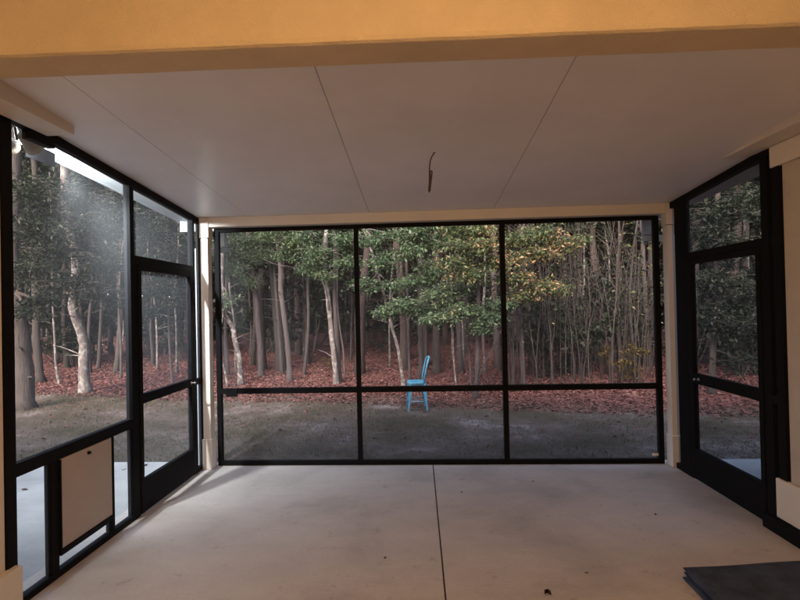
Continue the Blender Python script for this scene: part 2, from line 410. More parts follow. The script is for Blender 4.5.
# end wall: Y = D plane is the inside face of the 2x2 tubes
E0, E1 = D, D+.05
t = empty('screen_wall', (.15, D, 0), 'three bay black framed screen wall facing the woods', 'screen wall')
xs_ = [(-2.098, -2.05), (-.643, -.597), (.836, .886), (2.347, 2.396)]
for a, b in xs_: box('post', (a, E0, .0), (b, E1, 2.453), M['black'], t)
for (a0, a1), (b0, b1) in zip(xs_, xs_[1:]):
    box('top_rail', (a1, E0+.001, 2.415), (b0, E1-.001, 2.4525), M['black'], t)
    box('middle_rail', (a1, E0+.001, .738), (b0, E1-.001, .793), M['black'], t)
    box('bottom_rail', (a1, E0+.001, .001), (b0, E1-.001, .047), M['black'], t)
    ym = (E0+E1)/2
    pane('screen_panel', ((a1, ym, .793), (b0, ym, .793), (b0, ym, 2.415), (a1, ym, 2.415)), t)
    pane('screen_panel', ((a1, ym, .047), (b0, ym, .047), (b0, ym, .738), (a1, ym, .738)), t)
box('rail_bracket', (-2.0, E0-.012, .712), (-1.88, E0, .798), M['black'], t)
box('sticker', (2.285, E0+.018, .075), (2.345, E0+.021, .098), M['sticker'], t, 0)

# side walls
def side_wall(X, s, label, door_label, spec):
    """s = -1: left wall, the tubes stand outward of X"""
    t = empty('screen_wall', (X, 3.7, 0), label, 'screen wall')
    o = X+s*.05; xm = X+s*.025
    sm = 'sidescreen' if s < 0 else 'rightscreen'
    def post(y0, y1, z1=None, z0=.0, nm='post'):
        if z1 is None:
            MB().hexa(((X, y0, z0), (o, y0, z0), (o, y1, z0), (X, y1, z0)), ((X, y0, ceil_z(y0)-.003), (o, y0, ceil_z(y0)-.003), (o, y1, ceil_z(y1)-.003), (X, y1, ceil_z(y1)-.003))).build(nm, M['black'], t)
        else: box(nm, (X, y0, z0), (o, y1, z1), M['black'], t)
    def rail(y0, y1, z0, z1, nm='rail', par=t, dx=.001): box(nm, (X+s*dx, y0, z0), (o-s*dx, y1, z1), M['black'], par)
    def scr(y0, y1, z0, z1, par=t, z1b=None):
        z1b = z1 if z1b is None else z1b
        pane('screen_panel', ((xm, y0, z0), (xm, y1, z0), (xm, y1, z1b), (xm, y0, z1)), par, sm)
    def top_rail(y0, y1, d0=.06, d1=.004):
        MB().hexa(((X+s*.001, y0, ceil_z(y0)-d0), (o-s*.001, y0, ceil_z(y0)-d0), (o-s*.001, y1, ceil_z(y1)-d0), (X+s*.001, y1, ceil_z(y1)-d0)),
                  ((X+s*.001, y0, ceil_z(y0)-d1), (o-s*.001, y0, ceil_z(y0)-d1), (o-s*.001, y1, ceil_z(y1)-d1), (X+s*.001, y1, ceil_z(y1)-d1))).build('top_rail', M['black'], t)
    def door(y0, y1, kick, m0, m1, top, handle_y):
        d = bpy.data.objects.new('screen_door', None); COL.objects.link(d); d.parent = t; d['label'] = door_label
        d.location = (s*.0, y0-3.7, 0); st = .048
        g = .004
        xi = X-s*.006; xo = o-s*.012
        def dbox(nm, a0, a1, z0, z1, e=0.0): return box(nm, (xi+s*e, a0, z0), (xo-s*e, a1, z1), M['black'], d)
        dbox('stile', y0+g, y0+st, .012, top); dbox('stile', y1-st, y1-g, .012, top)
        a, b = y0+st, y1-st
        dbox('kick_plate', a, b, .012, kick, .002); dbox('rail', a, b, m0, m1, .001); dbox('rail', a, b, top-.048, top, .001)
        scr(a, b, kick, m0, d); scr(a, b, m1, top-.048, d)
        hk = MB().lathe((xi, handle_y, (m0+m1)/2), (-s, 0, 0), [(0, .015), (.005, .015), (.007, .006), (.028, .006), (.031, .011), (.040, .012), (.046, .008), (.047, .001)], 14)
        hk.build('handle', M['nickel'], d)
        box('closer', (xi-s*.03, y0+.12, .30) if s > 0 else (xi-s*.03, y0+.12, .30), (xi, y0+.5, .325), M['black'], d, .004) if spec.get('closer') else None
        return d
    return t, post, rail, scr, top_rail, door

# left wall
t, post, rail, scr, top_rail, door = side_wall(XL, -1, 'black framed left screen wall with a pet door bay and screen door', 'black left screen door with solid kick panel', {})
post(2.492, 2.556); post(3.645, 3.70); post(4.69, 4.737); post(4.868, 4.933)
rail(3.7002, 3.735, 0, 1.99, 'jamb'); rail(4.6895, 4.665, .0, 1.99, 'jamb')
rail(3.7003, 4.6898, 1.992, 2.05)
rail(2.5562, 3.6448, .712, .785); rail(2.5562, 3.6448, .0, .04, 'bottom_rail'); rail(4.7372, 4.8678, 0, .04, 'bottom_rail')
rail(4.7372, 4.8678, .87, .925)
rail(2.81, 2.866, .0402, .7118, 'stile'); rail(3.375, 3.41, .0402, .7118, 'stile')
top_rail(2.556, 2.84); top_rail(2.8402, 3.6448); top_rail(3.7003, 4.6898); top_rail(4.7372, 4.8678)
def cz(y): return ceil_z(y)-.06
scr(2.556, 3.645, .785, cz(2.84)-.0, t, cz(3.645))
scr(2.556, 2.81, .04, .712); scr(3.41, 3.645, .04, .712)
scr(3.70, 4.69, 2.05, cz(3.70), t, cz(4.69)); scr(4.737, 4.868, .925, cz(4.737), t, cz(4.868)); scr(4.737, 4.868, .04, .87)
door(3.735, 4.665, .267, .872, .948, 1.988, 4.60)
pd = bpy.data.objects.new('pet_door', None); COL.objects.link(pd); pd.parent = t; pd['label'] = 'beige pet door panel in a black frame'; pd.location = (0, 3.12-3.7, 0)
box('flap', (XL+.004, 2.876, .165), (XL-.022, 3.374, .7115), M['panel'], pd, .003)
box('sill_bar', (XL+.012, 2.8662, .128), (XL-.045, 3.3748, .164), M['black'], pd)
box('side_bar', (XL+.012, 2.866, .1642), (XL-.02, 2.8758, .7115), M['black'], pd, 0)
box('side_bar', (XL+.012, 3.376, .1642), (XL+.0005, 3.388, .7115), M['black'], pd, 0)
MB().lathe((XL+.004, 3.13, .678), (1, 0, 0), [(0, .012), (.004, .012), (.006, .007), (.016, .009), (.02, .004)], 12).build('knob', M['black'], pd)
scr(2.866, 3.375, .04, .128, pd)
box('latch_box', (XL+.004, 2.68, 2.618), (XL-.048, 2.875, 2.676), M['black'], t, .003)
for yy in (2.60, 2.99, 3.40, 3.84, 4.27):            # small white discs that stand for glints of light along the mesh
    MB().lathe((XL-.022, yy, 1.735), (1, 0, 0), [(0, .0075), (.002, .0075)], 10).build('glint_dot', M['sticker'], t)

# right wall
t, post, rail, scr, top_rail, door = side_wall(XR, 1, 'black framed right screen wall with a tall screen door', 'black right screen door with solid kick panel', {'closer': 0})
post(3.405, 3.472); post(3.518, 3.585); post(4.575, 4.745); post(4.868, 4.936)
rail(3.5852, 3.60, 0, 1.975, 'jamb'); rail(4.53, 4.5748, 0, 1.975, 'jamb')
rail(3.5852, 4.5748, 1.977, 2.035)
rail(4.7452, 4.8678, 0, .05, 'bottom_rail'); rail(3.4722, 3.5178, .0, .05, 'bottom_rail')
box('bottom_rail', (XR-.05, 2.05, .001), (XR-.002, 3.58, .098), M['black'], t)
top_rail(3.5852, 4.5748); top_rail(4.7452, 4.8678); top_rail(3.4722, 3.5178)
rail(3.4722, 3.5178, .87, .93)
scr(3.472, 3.518, .05, .87); scr(3.472, 3.518, .93, cz(3.472), t, cz(3.518))
scr(3.585, 4.575, 2.035, cz(3.585), t, cz(4.575)); scr(4.745, 4.868, .05, cz(4.745), t, cz(4.868))
door(3.60, 4.53, .28, .865, .955, 1.974, 4.40)
for yy in (3.86, 4.13):  # two more spots of light painted as white discs
    MB().lathe((XR+.022, yy, 1.52), (1, 0, 0), [(0, .006), (.002, .006)], 10).build('glint_dot', M['sticker'], t)

# ------------------------------------------------------------------ gutters and fascias outside
t = empty('gutter', (-2.45, 4, 2.7), 'bright white aluminium gutter outside the left screen wall under the floodlight', 'gutter')
MB().hexa(((-2.62, 3.06, 2.752), (-2.285, 3.06, 2.735), (-2.285, 5.22, 2.575), (-2.62, 5.22, 2.598)),
          ((-2.64, 3.06, 2.88), (-2.285, 3.06, 2.86), (-2.285, 5.22, 2.75), (-2.64, 5.22, 2.83))).build('trough', M['gutter'], t)
MB().hexa(((-2.622, 3.06, 2.742), (-2.60, 3.06, 2.742), (-2.60, 5.22, 2.588), (-2.622, 5.22, 2.588)),
          ((-2.642, 3.06, 2.885), (-2.622, 3.06, 2.885), (-2.622, 5.22, 2.835), (-2.642, 5.22, 2.835))).build('lip', M['gutter'], t)
t = empty('gutter', (2.6, 4, 2.6), 'shaded gutter outside the right screen wall above its door', 'gutter')
MB().hexa(((2.53, 3.45, 2.60), (2.70, 3.45, 2.58), (2.70, 5.22, 2.54), (2.53, 5.22, 2.56)),
          ((2.53, 3.45, 2.75), (2.72, 3.45, 2.75), (2.72, 5.22, 2.66), (2.53, 5.22, 2.66))).build('trough', M['gutter'], t)
t = empty('gutter', (0, 5.3, 2.5), 'long white front gutter outside above the end screen with corner downspouts', 'gutter')
MB().hexa(((-2.60, 5.225, 2.48), (2.70, 5.225, 2.48), (2.70, 5.31, 2.48), (-2.60, 5.31, 2.48)),
          ((-2.60, 5.225, 2.635), (2.70, 5.225, 2.635), (2.70, 5.34, 2.635), (-2.60, 5.34, 2.635))).build('trough', M['gutter'], t)
for X0, X1, xs0 in ((-2.30, -2.165, -2.145), (2.52, 2.43, 2.43)):
    mb = MB(); w = .04
    mb.box((xs0-w, 5.235, 2.305), (xs0+w, 5.30, 2.482), .004)
    mb.build('elbow', M['gutter'], t)
    xd = -2.33 if X0 < 0 else 2.60
    MB().hexa(((xd-.04, 5.0, -.08), (xd+.035, 5.0, -.08), (xd+.035, 5.055, -.08), (xd-.04, 5.055, -.08)), ((xd-.04, 5.0, 2.198), (xd+.035, 5.0, 2.198), (xd+.035, 5.055, 2.198), (xd-.04, 5.055, 2.198))).build('downspout', M['gutter'], t)
    lo_, hi_ = sorted((xd, xs0))
    MB().hexa(((lo_-.04, 5.001, 2.20), (hi_+.037, 5.001, 2.20), (hi_+.037, 5.30, 2.25), (lo_-.04, 5.30, 2.25)), ((lo_-.04, 5.001, 2.26), (hi_+.037, 5.001, 2.26), (hi_+.037, 5.30, 2.304), (lo_-.04, 5.30, 2.304))).build('elbow', M['gutter'], t)

# house eaves outside
ev = empty('house_eave', (-4.5, 2.6, 2.9), 'tan house eave outside at the upper left corner carrying the floodlight', 'eave')
box('soffit', (-8, 2.3, 2.90), (-2.27, 2.98, 2.93), M['house'], ev); box('fascia', (-8, 2.982, 2.86), (-2.27, 3.01, 3.08), M['cream'], ev)
box('outer_wall', (-8, 2.2, -.1), (-2.375, 2.298, 3.2), M['house'], ev)
ev = empty('house_eave', (5, 3.4, 2.7), 'tan house wall and eave outside beyond the far right screen', 'eave')
box('soffit', (2.62, 3.0, 2.84), (8, 3.95, 2.87), M['house'], ev); box('fascia', (2.73, 3.952, 2.80), (8, 3.98, 3.02), M['cream'], ev)
box('outer_wall', (2.615, 3.10, -.1), (8, 3.25, 3.2), M['house'], ev)

# twin head floodlight under the left eave
fx = Vector((-2.44, 2.85, 2.735))
t = empty('floodlight', fx, 'lit twin head floodlight hanging outside the upper left screen', 'floodlight')
MB().lathe((fx.x, fx.y, 2.898), (0, 0, -1), [(0, .055), (.02, .055), (.03, .03), (.05, .02)], 20).build('mount', M['bronze'], t)
emis = emit_mat('lit_lamp_glass', (.92, .96, 1.0), 40)
for dx, aim in ((-.075, Vector((-.45, .9, -.30))), (.055, Vector((-.05, 1, -.36)))):
    aim.normalize(); c = fx+Vector((dx, .0, -.045))
    hd = MB().lathe(c-aim*.03, aim, [(0, .018), (.012, .03), (.05, .038), (.09, .052), (.125, .062), (.127, .054)], 22)
    hd.tube([fx+Vector((0, 0, .06)), fx+Vector((dx*.6, 0, .0)), c], .012, 8)
    ho = hd.build('lamp_head', M['bronze'], t)
    ln = MB().lathe(c+aim*.0985, aim, [(0, .052), (.006, .046), (.010, .02), (.011, .001)], 20).mesh('lens', emis)
    lo = bpy.data.objects.new('lens', ln); COL.objects.link(lo); lo.parent = ho; 
for pos, aim, en, size in (((-.06, .20, -.075), (-.34, 1, -.42), 165, 146), ((.055, .16, -.10), (.12, .30, -1), 10, 84)):
    L = bpy.data.lights.new('flood_beam', 'SPOT'); L.energy = en; L.color = (.88, .95, 1.0); L.spot_size = R(size); L.spot_blend = 1.0; L.shadow_soft_size = .035
    lo = bpy.data.objects.new('flood_beam', L); COL.objects.link(lo); lo.parent = t
    lo.location = pos; lo.rotation_euler = Vector(aim).to_track_quat('-Z', 'Y').to_euler()
MB().hexa((fx+Vector((-.038, .12, -.125)), fx+Vector((-.034, .12, -.125)), fx+Vector((-.026, .36, -.125)), fx+Vector((-.030, .36, -.125))),
          (fx+Vector((-.038, .12, -.01)), fx+Vector((-.034, .12, -.01)), fx+Vector((-.026, .36, -.03)), fx+Vector((-.030, .36, -.03)))).build('added_light_shield', M['black'], t)  # invented plate, added to keep the floodlight off the corner column

# porch ceiling lamp behind the camera (warm)
lp = Vector((.15, -.25, 3.02))
t = empty('porch_lamp', lp, 'warm glowing pendant lamp hanging from the porch ceiling above the camera', 'pendant lamp')
MB().lathe(lp, (0, 0, -1), [(0, .07), (.02, .07), (.03, .05)], 24).build('lamp_base', M['bronze'], t)
MB().tube([lp+Vector((0, 0, -.02)), lp+Vector((0, 0, -.20))], .01, 10).build('rod', M['bronze'], t)
MB().lathe(lp+Vector((0, 0, -.20)), (0, 0, -1), [(0, .02), (.015, .15), (.03, .155), (.05, .14), (.08, .09), (.095, .04), (.10, .001)], 28).build('lamp_dome', emit_mat('warm_lamp_glass', (1, .60, .24), 3), t)
L = bpy.data.lights.new('lamp_bulb', 'POINT'); L.energy = 16.5; L.color = (1.0, .59, .27); L.shadow_soft_size = .12
lo = bpy.data.objects.new('lamp_bulb', L); COL.objects.link(lo); lo.parent = t; lo.location = (0, 0, -.385)
PORCH = L

# ------------------------------------------------------------------ small things in the porch
p0 = Vector((.118, 3.40, ceil_z(3.40)))
t = empty('hanging_wire', p0, 'brown cable with a folded loop dangling from the ceiling', 'cable')
pts = [p0+Vector(q) for q in ((.018, 0, .01), (.012, .0, -.012), (-.002, 0, -.03), (-.012, .005, -.06), (-.016, .005, -.10), (-.018, .003, -.14), (-.019, 0, -.19), (-.022, 0, -.225), (-.026, 0, -.262), (-.023, 0, -.275), (-.017, .002, -.262), (-.012, .002, -.22), (-.006, .002, -.18), (-.001, 0, -.145), (.0, 0, -.13), (-.007, -.002, -.124), (-.013, -.004, -.135), (-.013, -.004, -.17), (-.017, -.004, -.22), (-.021, -.003, -.255))]
MB().tube(pts, [.0045]*6+[.005]*14, 8).build('cable', M['wire'], t)
MB().lathe(p0+Vector((.018, 0, .0015)), (0, 0, -1), [(0, .011), (.003, .010), (.004, .005)], 12).build('grommet', M['wire'], t)

# folded navy mat
t = empty('folded_mat', (1.9, 2.6, 0), 'navy blue folded fabric mat lying on the concrete at lower right', 'mat')
def mat_layer(z0, th, inset, seed):
    r_ = np.random.default_rng(seed); bm = bmesh.new(); nx, ny = 26, 26
    c = np.array([1.485+inset, 2.885]); X1 = 2.40; Y0 = 2.05
    top = []; bot = []
    for i in range(nx+1):
        rt = []; rb = []
        for j in range(ny+1):
            u, v = i/nx, j/ny
            x = c[0]+(X1-c[0])*u - .05*(1-v)*(1-u)*1.0 + .006*math.sin(9*v+seed)*(1-u); y = Y0+(c[1]+.10*u-Y0)*v + .005*math.sin(7*u+seed)*v
            e = min(u, 1-u, v, 1-v); k = min(1, e/.035)**.5
            wob = .004*math.sin(6*u+3*v+seed)+.003*math.sin(13*v-5*u+seed*2)
            rt.append(bm.verts.new((x, y, z0+th*(.55+.45*k)+wob*k*(.3+z0*8)))); rb.append(bm.verts.new((x, y, z0+th*.45*(1-k))))
        top.append(rt); bot.append(rb)
    for i in range(nx):
        for j in range(ny):
            f = bm.faces.new((top[i][j], top[i+1][j], top[i+1][j+1], top[i][j+1])); f.smooth = True
            f = bm.faces.new((bot[i][j], bot[i][j+1], bot[i+1][j+1], bot[i+1][j])); f.smooth = True
    for i in range(nx):
        for j in (0, ny): bm.faces.new((top[i][j], top[i+1][j], bot[i+1][j], bot[i][j]) if j == 0 else (top[i+1][j], top[i][j], bot[i][j], bot[i+1][j]))
    for j in range(ny):
        for i in (0, nx): bm.faces.new((top[i][j+1], top[i][j], bot[i][j], bot[i][j+1]) if i == 0 else (top[i][j], top[i][j+1], bot[i][j+1], bot[i][j]))
    w = MB(); w.bm.free(); w.bm = bm
    return w.build('layer', M['navy'], t)
mat_layer(.001, .026, .0, 1); mat_layer(.030, .024, .012, 2); mat_layer(.057, .027, .002, 3)

# ------------------------------------------------------------------ ground
def gz(x, y):
    e = y+.2*x-8.8
    return -.115 + .02*math.sin(x*.9+.3*y)*min(1, max(0, (y-5.6)/2)) + .018*max(0, min(e, 14))*1.0 + .03*math.sin(.7*x)*math.sin(.55*y)*(1 if e > 0 else 0)*min(1, max(e, 0)/2)
xs = np.concatenate([np.linspace(-120, -26, 12), np.linspace(-24, 24, 97), np.linspace(26, 120, 12)])
ys = np.concatenate([np.linspace(-60, 2, 8), np.linspace(4, 34, 76), np.linspace(36, 160, 14)])
V = [(x, y, gz(x, y)) for y in ys for x in xs]; nx = len(xs)
Fc = [(j*nx+i, j*nx+i+1, (j+1)*nx+i+1, (j+1)*nx+i) for j in range(len(ys)-1) for i in range(nx-1)]
me = bpy.data.meshes.new('ground'); me.from_pydata(V, [], Fc); me.materials.append(M['ground'])
for p in me.polygons: p.use_smooth = True
tag(link('ground', me), kind='structure')


def leaf_mesh(name, C, size, mat, aspect=.5, flat=.5, var=.35, seed=0):
    """C: N x 3 leaf positions -> one folded diamond per leaf"""
    r_ = np.random.default_rng(seed); n = len(C); C = np.asarray(C)
    d = r_.normal(size=(n, 3)); d[:, 2] = d[:, 2]*flat-.25; d /= np.linalg.norm(d, axis=1)[:, None]
    nn = r_.normal(size=(n, 3))*.55; nn[:, 2] += 1; s = np.cross(d, nn); s /= np.linalg.norm(s, axis=1)[:, None]+1e-9
    up = np.cross(s, d); L_ = size*(1+var*r_.uniform(-1, 1, n))[:, None]
    a = C; b = C+d*L_*.45+s*L_*aspect*.5+up*L_*.08; c = C+d*L_-up*L_*.10; e = C+d*L_*.45-s*L_*aspect*.5+up*L_*.08
    m_ = C+d*L_*.5
    V = np.stack([a, b, c, e, ], 1).reshape(-1, 3)
    me = bpy.data.meshes.new(name)
    me.vertices.add(4*n); me.vertices.foreach_set('co', V.ravel())
    idx = np.arange(n)*4
    F_ = np.stack([idx, idx+1, idx+2, idx, idx+2, idx+3], 1).ravel()
    me.loops.add(6*n); me.loops.foreach_set('vertex_index', F_)
    me.polygons.add(2*n); me.polygons.foreach_set('loop_start', np.arange(2*n)*3); me.polygons.foreach_set('loop_total', np.full(2*n, 3))
    me.update(calc_edges=True); me.materials.append(mat)
    return me


# leaf litter, stray leaves, grass
r_ = np.random.default_rng(3)
n = 90000
x = r_.uniform(-17, 15, n); y = 8.3-.2*x+np.abs(r_.normal(size=n))*5.0
k = (y < 24)
x, y = x[k], y[k]
C = np.array([(a, b, gz(a, b)+.012+.02*random.random()) for a, b in zip(x, y)])
o = link('fallen_leaves', leaf_mesh('fallen_leaves', C, .068, M['leaf_brown'], .55, .25, .4, 5)); tag(o, 'reddish brown carpet of fallen leaves along the edge of the woods', 'leaf litter', kind='stuff')
n = 1500
x = r_.uniform(-11, 9, n); y = r_.uniform(5.25, 9.4, n)**1.0
k = r_.uniform(0, 1, n) < ((y-4.6)/4.5)**1.6
x, y = x[k], y[k]
C = np.array([(a, b, gz(a, b)+.02) for a, b in zip(x, y)])
o = link('stray_leaves', leaf_mesh('stray_leaves', C, .075, M['leaf_brown'], .55, .2, .4, 6)); tag(o, 'scattered dead leaves over the thin lawn', 'leaf litter', kind='stuff')
n = 80000
x = r_.uniform(-11, 9, n); y = r_.uniform(5.2, 10.2, n)
cl = np.sin(x*2.3+1)*np.sin(y*1.9)+np.sin(x*.9-y*1.3)+.5*np.sin(5*x+3*y)
k = (r_.uniform(-2.2, 1.6, n) < cl) & (y < 9.3-.2*x)
x, y = x[k], y[k]; n = len(x)
C = np.array([(a, b, gz(a, b)-.004) for a, b in zip(x, y)])
hgt = r_.uniform(.02, .055, n); th = r_.uniform(0, 6.28, n); w = .005
dx, dy = np.cos(th)*w, np.sin(th)*w; lx, ly = r_.normal(size=n)*.022, r_.normal(size=n)*.022
V = np.stack([C+np.stack([dx, dy, 0*dx], 1), C-np.stack([dx, dy, 0*dx], 1), C+np.stack([lx, ly, hgt], 1)], 1).reshape(-1, 3)
me = bpy.data.meshes.new('grass'); me.vertices.add(3*n); me.vertices.foreach_set('co', V.ravel())
me.loops.add(3*n); me.loops.foreach_set('vertex_index', np.arange(3*n)); me.polygons.add(n); me.polygons.foreach_set('loop_start', np.arange(n)*3); me.polygons.foreach_set('loop_total', np.full(n, 3))
me.update(calc_edges=True); me.materials.append(M['grass'])
tag(link('grass', me), 'thin tired lawn grass between the porch and the woods', 'grass', kind='stuff')

# single leaves on the concrete
lmesh = []
for i in range(3):
    bm_ = MB(); pts = []
    n_ = 9
    L_ = .055
    top = [(L_*q/(n_-1), .020*math.sin(math.pi*q/(n_-1))**.8*(1+.3*math.sin(q*2.2+i)), .006*math.sin(q*.9+i)+.003) for q in range(n_)]
    vs = [bm_.bm.verts.new(p) for p in top]; ws = [bm_.bm.verts.new((p[0], -p[1]*.9, p[2]+.004)) for p in top[1:-1]]
    mid = [bm_.bm.verts.new((p[0], 0, p[2]-.003)) for p in top[1:-1]]
    bm_.bm.faces.new((vs[0], mid[0], vs[1])); bm_.bm.faces.new((vs[0], ws[0], mid[0]))
    for q in range(n_-3): bm_.bm.faces.new((vs[q+1], mid[q], mid[q+1], vs[q+2])); bm_.bm.faces.new((mid[q], ws[q], ws[q+1], mid[q+1]))
    bm_.bm.faces.new((vs[n_-2], mid[-1], vs[-1])); bm_.bm.faces.new((mid[-1], ws[-1], vs[-1]))
    bmesh.ops.solidify(bm_.bm, geom=bm_.bm.faces[:], thickness=.0006)
    lmesh.append(bm_.mesh('dead_leaf', M['leaf_brown']))
def leaf_at(x, y, z, s, lab, grp, k):
    o = link('dead_leaf', lmesh[k % 3]); o.location = (x, y, z+.002); o.scale = (s, s, s); o.rotation_euler.z = random.uniform(0, 6.28); tag(o, lab, 'leaf', grp)
for k, (x, y) in enumerate(((.70, 2.76), )): leaf_at(x, y, 0, 1.0, 'curled brown leaf on the concrete right of the floor joint near the camera', None, k)
fl_spots = [(.35, 4.2), (1.75, 3.75), (-.25, 3.1), (1.0, 4.45), (.95, 2.95)]
for k, (x, y) in enumerate(fl_spots): leaf_at(x, y, 0, .42, 'tiny brown leaf scrap on the patio concrete', 'leaf scraps on the patio floor', k)
for k in range(13): leaf_at(random.uniform(-4.0, -2.5), random.uniform(3.2, 5.0), -.018, random.uniform(.7, 1.1), 'brown dead leaf on the pale slab outside the left screen', 'leaves on the left slab', k)

# ------------------------------------------------------------------ blue metal chair
t = empty('metal_chair', (0, 0, 0), 'turquoise blue metal chair standing alone on the lawn edge', 'chair')
def cc(x, y, z): return (x, y, z)
SW, SD, SH = .19, .185, .47
mb = MB(); bm = mb.bm
ring = []
for k in range(28):
    a = 2*math.pi*k/28; c_, s_ = math.cos(a), math.sin(a)
    ring.append((SD*np.sign(c_)*abs(c_)**.45, SW*np.sign(s_)*abs(s_)**.45))
vt = [bm.verts.new((x, y, SH-.004)) for x, y in ring]; vi = [bm.verts.new((x*.86, y*.86, SH-.010)) for x, y in ring]
vo = [bm.verts.new((x*1.02, y*1.02, SH-.012)) for x, y in ring]; vb = [bm.verts.new((x*1.04, y*1.04, SH-.05)) for x, y in ring]
for k in range(28):
    q = (k+1) % 28
    for A, B in ((vi, vt), (vt, vo), (vo, vb)): bm.faces.new((A[k], A[q], B[q], B[k])).smooth = True
bm.faces.new(vi); bm.faces.new(list(reversed(vb)))
mb.build('seat', M['blue'], t)
for sx in (-1, 1):
    for sy_ in (-1, 1):
        tx, ty = sx*SD*.86, sy_*SW*.88; bx, by = sx*(SD*1.06), sy_*(SW*1.12)
        mb = MB(); prev = None
        for q in range(7):                         # folded sheet leg, wide at the top
            u = q/6; x, y, z = tx+(bx-tx)*u, ty+(by-ty)*u, (SH-.02)*(1-u)
            wd = .075*(1-u)**1.3+.026; e = .020*(1-u)+.011
            rr = [mb.bm.verts.new(p) for p in ((x+sx*e*.6, y+sy_*e*.6, z), (x+sx*e*.6-sx*wd, y+sy_*e*.6, z), (x+sx*e*.6-sx*wd, y+sy_*e*.6-sy_*.006, z), (x-sx*e*.1, y-sy_*e*.1, z), (x+sx*e*.6-sx*.006, y+sy_*e*.6-sy_*wd, z), (x+sx*e*.6, y+sy_*e*.6-sy_*wd, z))]
            if prev:
                for k in range(6): mb.bm.faces.new((prev[k], prev[(k+1) % 6], rr[(k+1) % 6], rr[k]))
            else: mb.bm.faces.new(rr)
            prev = rr
        mb.bm.faces.new(list(reversed(prev)))
        mb.build('leg', M['blue'], t)
zb = .15; bx, by = SD*1.0, SW*1.05
for a, b in (((-bx, -by, zb), (bx, -by, zb)), ((-bx, by, zb), (bx, by, zb)), ((-bx, -by, zb+.02), (-bx, by, zb+.02)), ((bx, -by, zb+.02), (bx, by, zb+.02))):
    MB().tube([a, b], .010, 8).build('stretcher', M['blue'], t)
# back: bent tube arch leaning towards +x, with a centre splat
arch = []
for k in range(25):
    u = k/24; a = math.pi*u
    y = -SW*.98*math.cos(a); y = np.sign(y)*abs(y)**.6*(SW*.98)**.4
    zz = .41*abs(math.sin(a))**.27
    x = SD*.72+.11*(zz/.41)**1.2*1.0+.035*(zz/.41)*(1-abs(y)/(SW))
    arch.append((x, y, SH-.02+zz))
MB().tube(arch, .0165, 10).build('back_frame', M['blue'], t)
mb = MB(); prev = None
for q in range(9):
    u = q/8; x = SD*.80+.145*u**1.2-.012*math.sin(math.pi*u); z = SH-.02+.405*u; w_ = .045+.03*u
    rr = [mb.bm.verts.new(p) for p in ((x, -w_, z), (x-.004, 0, z), (x, w_, z), (x+.006, w_, z), (x+.003, 0, z), (x+.006, -w_, z))]
    if prev:
        for k in range(6): mb.bm.faces.new((prev[k], prev[(k+1) % 6], rr[(k+1) % 6], rr[k]))
    else: mb.bm.faces.new(rr)
    prev = rr
mb.bm.faces.new(list(reversed(prev)))
mb.build('splat', M['blue'], t)
t.location = (-.055, 8.1, gz(-.05, 8.1)+.004); t.rotation_euler.z = R(6); t.scale = (.80, .80, 1.0)

# ------------------------------------------------------------------ trees
def smooth_pts(P, n=4):
    """Catmull-Rom through P"""
    P = [Vector(p) for p in P]; Q = [P[0]*2-P[1]]+P+[P[-1]*2-P[-2]]; out = []
    for i in range(1, len(Q)-2):
        for k in range(n):
            u = k/n; a, b, c, d = Q[i-1:i+3]
            out.append(.5*((2*b)+(c-a)*u+(2*a-5*b+4*c-d)*u*u+(3*b-a-3*c+d)*u**3))
    out.append(P[-1]); return out

def spray_pts(c, rad, n, seed, twigs=None):
    """leaf positions in flat twig-like layers inside an ellipsoid"""
    r_ = np.random.default_rng(seed); c = np.array(c); out = []
    nt_ = max(3, n//16)
    for k in range(nt_):
        d = r_.normal(size=3); d /= np.linalg.norm(d); s0 = c+d*np.array(rad)*r_.uniform(.1, .75)
        e = s0+np.array([d[0]*.7+r_.normal()*.35, d[1]*.7+r_.normal()*.35, r_.normal()*.12-.10])*np.mean(rad)*.55
        if twigs is not None: twigs.append((s0, e))
        m = r_.integers(9, 22); u = r_.uniform(0, 1, m)[:, None]
        out.append(s0+(e-s0)*u+r_.normal(size=(m, 3))*np.array([.045, .045, .03])*(1+np.mean(rad)))
    return np.concatenate(out)

def limb(a, b, sag, r0, r1, mb, n=6):
    a, b = Vector(a), Vector(b); P = []
    off = Vector((random.uniform(-1, 1), random.uniform(-1, 1), random.uniform(-.3, 1)))*(b-a).length*sag
    for i in range(n+1):
        u = i/n; P.append(a.lerp(b, u)+off*math.sin(math.pi*u)*(1-.3*u)+Vector((random.uniform(-1, 1), random.uniform(-1, 1), random.uniform(-1, 1)))*.02*(b-a).length*(0 < i < n))
    mb.tube(P, [r0+(r1-r0)*i/n for i in range(n+1)], 6)

